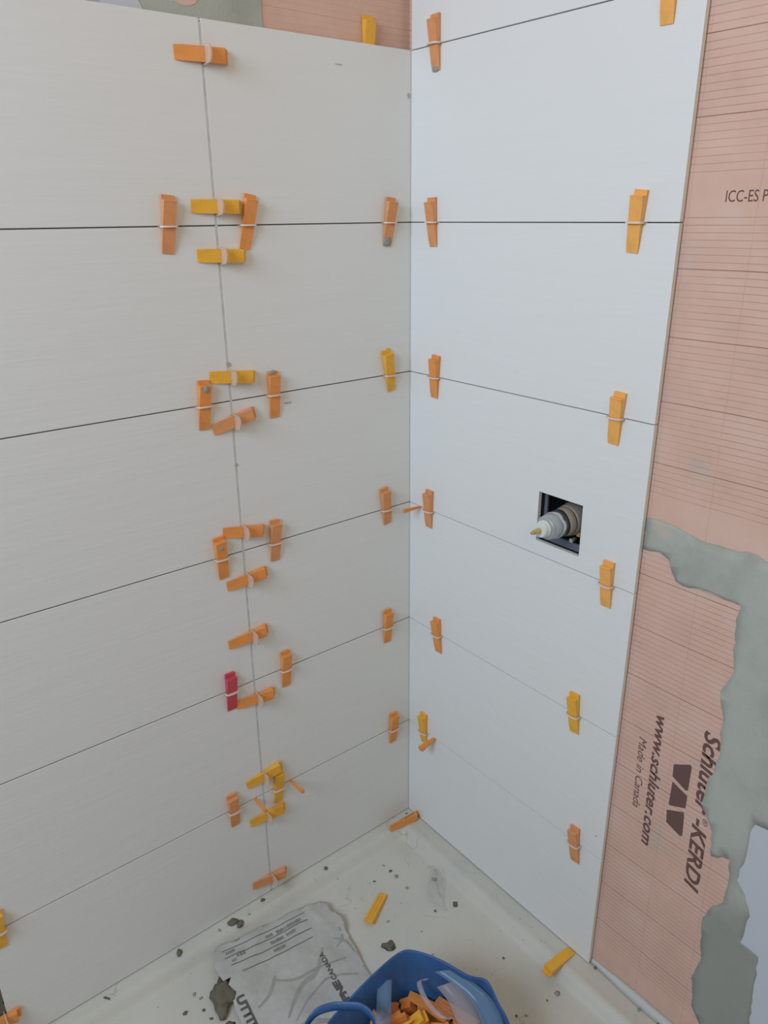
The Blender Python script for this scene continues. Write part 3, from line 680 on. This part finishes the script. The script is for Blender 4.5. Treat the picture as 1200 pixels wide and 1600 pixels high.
# crumbs: rim ones, then floor ones
CR = [((-0.685,-0.0189),0.0095,0.0060,-0.0022,'dark round mortar crumb on the left rim, left of the sack'),((-0.5540,-0.0215),0.012,0.006,-0.0022,'olive two-lobed mortar crumb on the left rim beside the sack'),
 ((-0.5430,-0.0350),0.009,0.004,-0.0022,'elongated crumb right beside the two-lobed one on the rim'),((-0.588,-0.0210),0.004,0.003,-0.0022,None),((-0.468,-0.0109),0.0055,0.004,-0.0022,'small dark crumb on the rim just below the lowest joint wedge'),((-0.2974,-0.0289),0.0050,0.004,-0.0022,'small dark crumb alone on the middle of the left rim'),
 ((-0.018,-0.0120),0.004,0.0025,-0.0022,'tiny crumb on the rim in the corner beside the orange wedge'),((-0.5133,-0.0267),0.003,0.002,-0.0022,None),((-0.8479,-0.0200),0.004,0.003,-0.0022,None),
 ((0.0050,-0.6214),0.005,0.003,-0.0022,'grey crumb on the right rim just past the tile end'),((0.0031,-0.7184),0.005,0.003,-0.0022,None),((-0.004,-0.7365),0.004,0.003,-0.0022,None),((-0.001,-0.7786),0.005,0.004,-0.0022,None),
 ((-0.2977,-0.2817),0.0150,0.008,-0.0292,'large grey mortar crumb on the floor at the far side of the blue bag'),((-0.1045,-0.296),0.007,0.004,-0.0270,'grey crumb beside the clear plastic scrap'),((-0.1645,-0.0950),0.0035,0.002,-0.0260,None),
 ((-0.1623,-0.1197),0.004,0.003,-0.0265,None),((-0.1612,-0.1414),0.006,0.0025,-0.0268,None),((-0.2134,-0.1193),0.004,0.002,-0.0265,None),((-0.1628,-0.1856),0.004,0.002,-0.0278,None),((-0.0945,-0.2091),0.006,0.003,-0.0258,None),
 ((-0.2591,-0.2298),0.004,0.002,-0.0280,None),((-0.119,-0.4682),0.003,0.002,-0.0270,None),((-0.0924,-0.5972),0.006,0.002,-0.0260,None),((-0.1203,-0.594),0.003,0.002,-0.0270,None),((-0.0788,-0.7116),0.004,0.003,-0.0260,None),
 ((-0.1946,-0.5748),0.003,0.002,-0.0280,None),((-0.1792,-0.5873),0.003,0.002,-0.0280,None),((-0.6677,-0.2182),0.011,0.004,-0.0290,'flat grey crumb on the floor below the olive mortar lump'),((-0.6953,-0.110),0.004,0.003,-0.0262,None),
 ((-0.6915,-0.1807),0.004,0.003,-0.0282,None),((-0.7292,-0.1361),0.005,0.004,-0.0270,'dark crumb on the tray floor left of the olive mortar lump'),((-0.6959,-0.1542),0.004,0.003,-0.0275,None),((-0.688,-0.127),0.004,0.003,-0.0268,None),
 ((-0.1539,-0.2792),0.0035,0.002,-0.0285,None),((-0.235,-0.36),0.0025,0.0015,-0.0300,None),((-0.215,-0.30),0.002,0.0015,-0.0295,None)]
for i, ((x, y), r, hh, z, lab) in enumerate(CR):
    o = lump('mortar_crumb', (x, y, tray_z(x, y)-0.0002), (r*(2.2 if i == 8 else 1), r*(0.8 if i % 3 else 0.55)*(0.6 if i == 8 else 1), hh*0.6), DARKM if i % 2 == 0 or lab else MORT, i+3.3, None, 2)
    tag(o, lab or 'tiny grey mortar crumb scattered on the cream shower tray', 'mortar crumb', 'mortar crumbs scattered over the shower tray')

# crumpled clear scrap on the tray
b = bmesh.new(); prev = None
for i in range(40):
    t = i/39; cx = -0.078 - 0.060*t + 0.014*math.sin(t*6.5); cy = -0.170 - 0.125*t; row = []
    for j in range(15):
        s = j/14-0.5; w_ = 0.034*math.sin(math.pi*min(1, 0.10+0.86*t))
        x = cx + s*w_*1.1; y = cy - s*w_*0.8
        h = 0.010*abs(noise.noise(Vector((t*5, s*3, 2)))) + 0.010*math.exp(-((s-0.15+0.3*math.sin(t*5))/0.10)**2)*math.sin(math.pi*t)
        row.append(b.verts.new((x, y, tray_z(x, y) + 0.0012 + h)))
    if prev:
        for j in range(14): b.faces.new([prev[j], row[j], row[j+1], prev[j+1]])
    prev = row
o = link('plastic_scrap', b, SCRAP, None, True)
tag(o, 'crumpled scrap of clear plastic film on the tray floor below the corner', 'plastic scrap')

# ---------------------------------------------------------------- blue bag full of wedges
bag = empty('plastic_bag', (-0.47, -0.60, -0.030)); tag(bag, 'open blue plastic bag full of orange wedges at the bottom of the frame', 'bag')
BO = Vector((-0.47, -0.60, -0.030))
CTRL = [(-0.577,-0.434,0.120),(-0.519,-0.421,0.130),(-0.454,-0.417,0.145),(-0.382,-0.418,0.155),(-0.353,-0.437,0.155),(-0.324,-0.482,0.150),(-0.302,-0.537,0.145),(-0.279,-0.565,0.140),(-0.288,-0.603,0.130),(-0.306,-0.654,0.120),(-0.386,-0.729,0.100),(-0.508,-0.729,0.100),(-0.594,-0.636,0.100),(-0.617,-0.501,0.100)]
CTRL = [(Vector(p)) for p in CTRL]
NB = 72
def rim(t):
    n = len(CTRL); t = (t % 1)*n; k = int(t); f = t-k
    p0, p1, p2, p3 = CTRL[(k-1) % n], CTRL[k % n], CTRL[(k+1) % n], CTRL[(k+2) % n]
    return 0.5*((2*p1)+(-p0+p2)*f+(2*p0-5*p1+4*p2-p3)*f*f+(-p0+3*p1-3*p2+p3)*f**3)
CEN = sum(CTRL, Vector())/len(CTRL)
def ringpts(kind):
    out = []
    for i in range(NB):
        p = rim(i/NB); c = Vector((CEN.x, CEN.y, p.z)); d = p-c
        wob = noise.noise(Vector((i*0.35, hash(kind) % 7 if False else len(kind), 0)))
        if kind == 'base0': q = c+d*0.10; q.z = -0.028
        elif kind == 'base': q = c+d*(0.86+0.04*wob); q.z = -0.0285
        elif kind == 'belly': q = c+d*(1.00+0.05*wob); q.z = -0.03+(p.z+0.03)*0.40
        elif kind == 'shoulder': q = c+d*(1.01+0.03*wob); q.z = -0.03+(p.z+0.03)*0.80
        elif kind == 'rimo': q = p+Vector((0, 0, 0))
        elif kind == 'rimi': q = c+d*0.985; q.z = p.z-0.001
        elif kind == 'in1': q = c+d*(0.90+0.03*wob); q.z = p.z-0.035
        elif kind == 'in2': q = c+d*(0.84+0.03*wob); q.z = -0.03+(p.z+0.03)*0.38
        elif kind == 'in3': q = c+d*0.70; q.z = -0.020
        elif kind == 'in4': q = c+d*0.10; q.z = -0.022
        out.append(q-BO)
    return out
b = bmesh.new(); prev = None
for kd in ('base0', 'base', 'belly', 'shoulder', 'rimo', 'rimi', 'in1', 'in2', 'in3', 'in4'):
    r = [b.verts.new(p) for p in ringpts(kd)]
    if prev:
        for i in range(NB): b.faces.new([prev[i], prev[(i+1) % NB], r[(i+1) % NB], r[i]])
    else: b.faces.new(r)
    prev = r
b.faces.new(prev[::-1])
o = link('bag_shell', b, BLUE, bag, True); ss = o.modifiers.new('s', 'SUBSURF'); ss.levels = ss.render_levels = 1
def ribbon(name, pts, wv, m, thick=0.001, sub=30, parent=bag):
    P = [Vector(p)-BO for p in pts]; n = len(P)-1; S_ = []
    for i in range(sub+1):
        t = i/sub*n; k = min(int(t), n-1); f = t-k
        p0 = P[max(k-1, 0)]; p1 = P[k]; p2 = P[k+1]; p3 = P[min(k+2, n)]
        S_.append(0.5*((2*p1)+(-p0+p2)*f+(2*p0-5*p1+4*p2-p3)*f*f+(-p0+3*p1-3*p2+p3)*f**3))
    b = bmesh.new(); prev = None; wv = Vector(wv)
    for p in S_:
        c = [b.verts.new(p-wv/2), b.verts.new(p), b.verts.new(p+wv/2)]
        if prev: b.faces.new([prev[0], c[0], c[1], prev[1]]); b.faces.new([prev[1], c[1], c[2], prev[2]])
        prev = c
    o = link(name, b, m, parent, True); s = o.modifiers.new('t', 'SOLIDIFY'); s.thickness = thick; return o
o = ribbon('bag_handle', [(-0.600,-0.470,0.070),(-0.606,-0.410,0.100),(-0.575,-0.398,0.120),(-0.548,-0.418,0.140),(-0.528,-0.440,0.148),(-0.508,-0.462,0.150),(-0.500,-0.490,0.140),(-0.520,-0.520,0.120)], (0.004, 0.004, 0.016), BLUE, 0.0016)
ribbon('clear_liner', [(-0.422,-0.423,0.112),(-0.445,-0.449,0.106),(-0.474,-0.483,0.098),(-0.514,-0.535,0.090)], (0.022, -0.018, 0.002), LINER, 0.0006)
ribbon('clear_liner', [(-0.329,-0.495,0.135),(-0.317,-0.533,0.130),(-0.309,-0.578,0.122),(-0.320,-0.620,0.112),(-0.352,-0.659,0.100)], (0.032, -0.022, 0.004), LINER, 0.0006)
ribbon('clear_liner', [(-0.333,-0.510,0.118),(-0.332,-0.539,0.112),(-0.340,-0.567,0.106),(-0.348,-0.593,0.100),(-0.377,-0.635,0.095)], (0.040, -0.020, 0.010), LINERW, 0.0006)
ribbon('clear_liner', [(-0.356,-0.476,0.112),(-0.370,-0.467,0.110),(-0.381,-0.489,0.108),(-0.385,-0.516,0.105),(-0.381,-0.544,0.103),(-0.369,-0.560,0.103)], (0.008, -0.005, 0.004), LINERW, 0.0006)
PILE = [('O', -0.4499, -0.6021, -0.0135, 0.034, -0.909, -0.409, -0.076), ('O', -0.5071, -0.6518, 0.0031, 0.517, 0.856, -0.01, -0.022), ('O', -0.393, -0.6845, 0.07, 0.499, 0.421, 0.722, -0.231), ('O', -0.3566, -0.6156, -0.0079, 0.399, 0.061, -0.546, -0.734), ('O', -0.4753, -0.6585, -0.0135, 0.068, -0.576, -0.813, -0.048), ('O', -0.514, -0.5518, -0.0135, 0.057, -0.724, -0.685, -0.06), ('O', -0.4031, -0.6923, 0.0843, 0.334, -0.32, 0.512, 0.724), ('Y', -0.4637, -0.6227, -0.016, 0.592, 0.0, 0.0, 0.806), ('O', -0.3941, -0.6304, -0.0076, 0.664, 0.398, 0.324, 0.543), ('Y', -0.3908, -0.4928, -0.016, 0.139, 0.0, 0.0, -0.99), ('O', -0.4177, -0.6226, 0.0012, 0.036, -0.003, -0.616, -0.787), ('Y', -0.5672, -0.5449, 0.0396, 0.706, 0.397, 0.519, 0.273), ('O', -0.475, -0.465, -0.0113, 0.043, 0.738, -0.578, 0.346), ('T', -0.461, -0.6129, 0.0122, 0.097, -0.143, -0.774, 0.609), ('T', -0.525, -0.5716, -0.0123, 0.113, -0.763, -0.625, -0.12), ('T', -0.4467, -0.4611, -0.0039, 0.963, -0.042, 0.071, -0.256), ('O', -0.515, -0.5982, 0.0244, 0.882, 0.088, 0.042, -0.461), ('T', -0.3866, -0.5754, 0.0047, 0.69, -0.145, -0.197, 0.681), ('T', -0.4008, -0.6133, 0.0049, 0.034, 0.382, 0.92, 0.082), ('T', -0.4913, -0.6365, -0.002, 0.019, -1.0, -0.013, -0.016), ('O', -0.3623, -0.5278, 0.023, 0.654, -0.089, 0.369, -0.655), ('O', -0.5587, -0.5875, 0.0311, 0.537, 0.749, -0.292, -0.255), ('O', -0.5246, -0.486, 0.007, 0.357, 0.533, -0.587, -0.494), ('O', -0.4319, -0.4634, 0.0186, 0.468, -0.485, 0.62, -0.403), ('T', -0.4635, -0.582, -0.0026, 0.135, -0.353, -0.921, -0.097), ('O', -0.4584, -0.655, 0.0587, 0.259, -0.914, -0.115, 0.291), ('T', -0.4929, -0.6815, 0.0641, 0.658, -0.636, -0.018, 0.402), ('T', -0.5404, -0.5861, 0.0232, 0.908, 0.012, -0.09, -0.41), ('T', -0.4161, -0.4977, 0.0178, 0.2, -0.726, 0.635, -0.174), ('O', -0.5439, -0.5669, 0.0171, 0.912, -0.348, 0.146, -0.158), ('T', -0.4149, -0.5322, -0.0044, 0.082, -0.709, -0.665, -0.217), ('O', -0.4333, -0.5771, 0.0088, 0.752, 0.074, -0.056, 0.653), ('O', -0.3396, -0.5871, -0.0075, 0.314, -0.534, -0.737, 0.269), ('O', -0.4333, -0.652, 0.042, 0.898, 0.286, 0.264, 0.204), ('O', -0.5047, -0.5208, 0.0132, 0.793, -0.397, 0.212, -0.412), ('O', -0.4184, -0.6172, 0.0067, 0.06, -0.185, -0.443, -0.875), ('O', -0.5204, -0.6064, 0.075, 0.133, 0.844, -0.519, 0.027), ('O', -0.4702, -0.6829, 0.076, 0.43, 0.725, 0.49, -0.224), ('O', -0.4971, -0.6346, 0.0659, 0.127, -0.381, -0.882, 0.247), ('T', -0.5617, -0.5455, 0.0121, 0.462, 0.752, 0.119, 0.455), ('T', -0.5145, -0.553, 0.0197, 0.193, 0.552, -0.783, 0.212), ('O', -0.3629, -0.4897, -0.0106, 0.572, 0.035, -0.698, 0.43), ('T', -0.415, -0.543, 0.0253, 0.974, 0.052, -0.02, -0.22), ('T', -0.47, -0.6676, 0.0646, 0.63, 0.075, 0.213, 0.743), ('O', -0.3389, -0.5364, 0.0119, 0.378, -0.518, 0.599, -0.479), ('T', -0.4642, -0.5473, 0.012, 0.294, -0.29, -0.83, 0.375), ('T', -0.4818, -0.4618, -0.0115, 0.089, 0.705, -0.575, 0.406), ('T', -0.4659, -0.4551, -0.0108, 0.664, 0.58, -0.3, 0.364), ('O', -0.5547, -0.5936, 0.0883, 0.579, 0.228, 0.502, 0.601), ('Y', -0.335, -0.5673, 0.0467, 0.023, 0.56, 0.818, -0.131), ('O', -0.4024, -0.483, 0.0244, 0.868, 0.109, -0.19, -0.446), ('O', -0.3665, -0.4727, 0.0497, 0.443, 0.207, -0.175, -0.854), ('T', -0.444, -0.5513, 0.013, 0.457, 0.474, 0.538, 0.525), ('O', -0.3542, -0.5858, 0.0422, 0.11, -0.15, -0.162, 0.969), ('T', -0.458, -0.5886, 0.0312, 0.812, -0.033, -0.094, 0.575), ('T', -0.4233, -0.5922, 0.0088, 0.653, -0.302, -0.224, -0.657), ('T', -0.3271, -0.6006, 0.0395, 0.01, -0.08, -0.864, 0.496), ('O', -0.413, -0.6057, 0.1043, 0.594, 0.076, 0.139, -0.788), ('T', -0.505, -0.5582, 0.0278, 0.07, 0.953, -0.134, 0.263), ('O', -0.3577, -0.6057, 0.0478, 0.325, -0.027, -0.018, 0.945), ('T', -0.4372, -0.5994, 0.0292, 0.233, -0.486, 0.241, -0.807), ('T', -0.413, -0.5864, 0.064, 0.992, -0.009, 0.093, 0.089), ('T', -0.5096, -0.5815, 0.0295, 0.809, 0.196, -0.523, -0.182), ('O', -0.3977, -0.6877, 0.0844, 0.683, -0.233, 0.182, 0.668), ('T', -0.399, -0.5454, 0.0605, 0.604, -0.223, -0.013, 0.765), ('T', -0.4321, -0.5882, 0.1249, 0.425, 0.374, 0.615, -0.548), ('O', -0.4643, -0.4732, 0.0153, 0.116, 0.477, -0.762, 0.422), ('Y', -0.5504, -0.5555, 0.015, 0.932, -0.312, -0.18, -0.045), ('T', -0.4967, -0.4665, -0.0077, 0.094, 0.869, 0.037, 0.485), ('T', -0.4544, -0.5698, 0.0705, 0.083, 0.083, 0.891, -0.439), ('T', -0.464, -0.4716, 0.0407, 0.743, 0.105, -0.232, -0.619), ('O', -0.4459, -0.6871, 0.0636, 0.502, -0.584, -0.544, 0.334), ('O', -0.471, -0.5434, 0.0797, 0.152, -0.203, 0.789, 0.56), ('O', -0.4796, -0.4762, 0.0166, 0.612, -0.193, -0.393, -0.658), ('Y', -0.4164, -0.5061, 0.0812, 0.16, -0.068, 0.575, 0.8), ('O', -0.3879, -0.4552, 0.0726, 0.854, 0.016, 0.192, -0.484), ('T', -0.3806, -0.6539, -0.0107, 0.772, -0.4, -0.491, -0.06), ('O', -0.4127, -0.6128, 0.0594, 0.067, 0.988, 0.107, 0.089), ('O', -0.5615, -0.4917, 0.0831, 0.768, -0.453, 0.312, 0.328), ('T', -0.439, -0.6889, 0.0736, 0.795, 0.09, -0.01, 0.6), ('T', -0.5034, -0.4655, 0.0047, 0.025, 0.838, 0.075, 0.54), ('T', -0.5448, -0.6213, 0.0892, 0.261, -0.922, -0.283, 0.049), ('T', -0.4254, -0.5847, 0.0605, 0.857, 0.251, -0.247, -0.377), ('Y', -0.4651, -0.4802, 0.0361, 0.972, -0.02, -0.169, -0.16), ('Y', -0.5213, -0.5954, 0.0782, 0.526, -0.273, -0.045, 0.804), ('T', -0.5129, -0.5263, 0.0973, 0.424, 0.272, 0.863, 0.024), ('O', -0.4577, -0.5572, 0.0782, 0.221, -0.975, -0.004, 0.018), ('O', -0.5089, -0.4644, 0.0644, 0.61, -0.774, 0.074, -0.153), ('T', -0.3274, -0.5884, 0.0822, 0.045, -0.598, -0.797, 0.074), ('T', -0.3351, -0.5404, 0.0647, 0.469, -0.025, -0.042, -0.882), ('O', -0.548, -0.4942, 0.0667, 0.103, -0.721, 0.623, -0.286)]
for i, (c, x, y, z, qw, qx, qy, qz) in enumerate(PILE):
    o = bpy.data.objects.new('levelling_wedge', WM[c]); COL.objects.link(o)
    o.rotation_mode = 'QUATERNION'; o.location = (x, y, z); o.rotation_quaternion = (qw, qx, qy, qz)
    tag(o, 'orange or yellow wedge in the pile heaped inside the blue bag', 'wedge', 'loose wedges heaped in the blue bag')
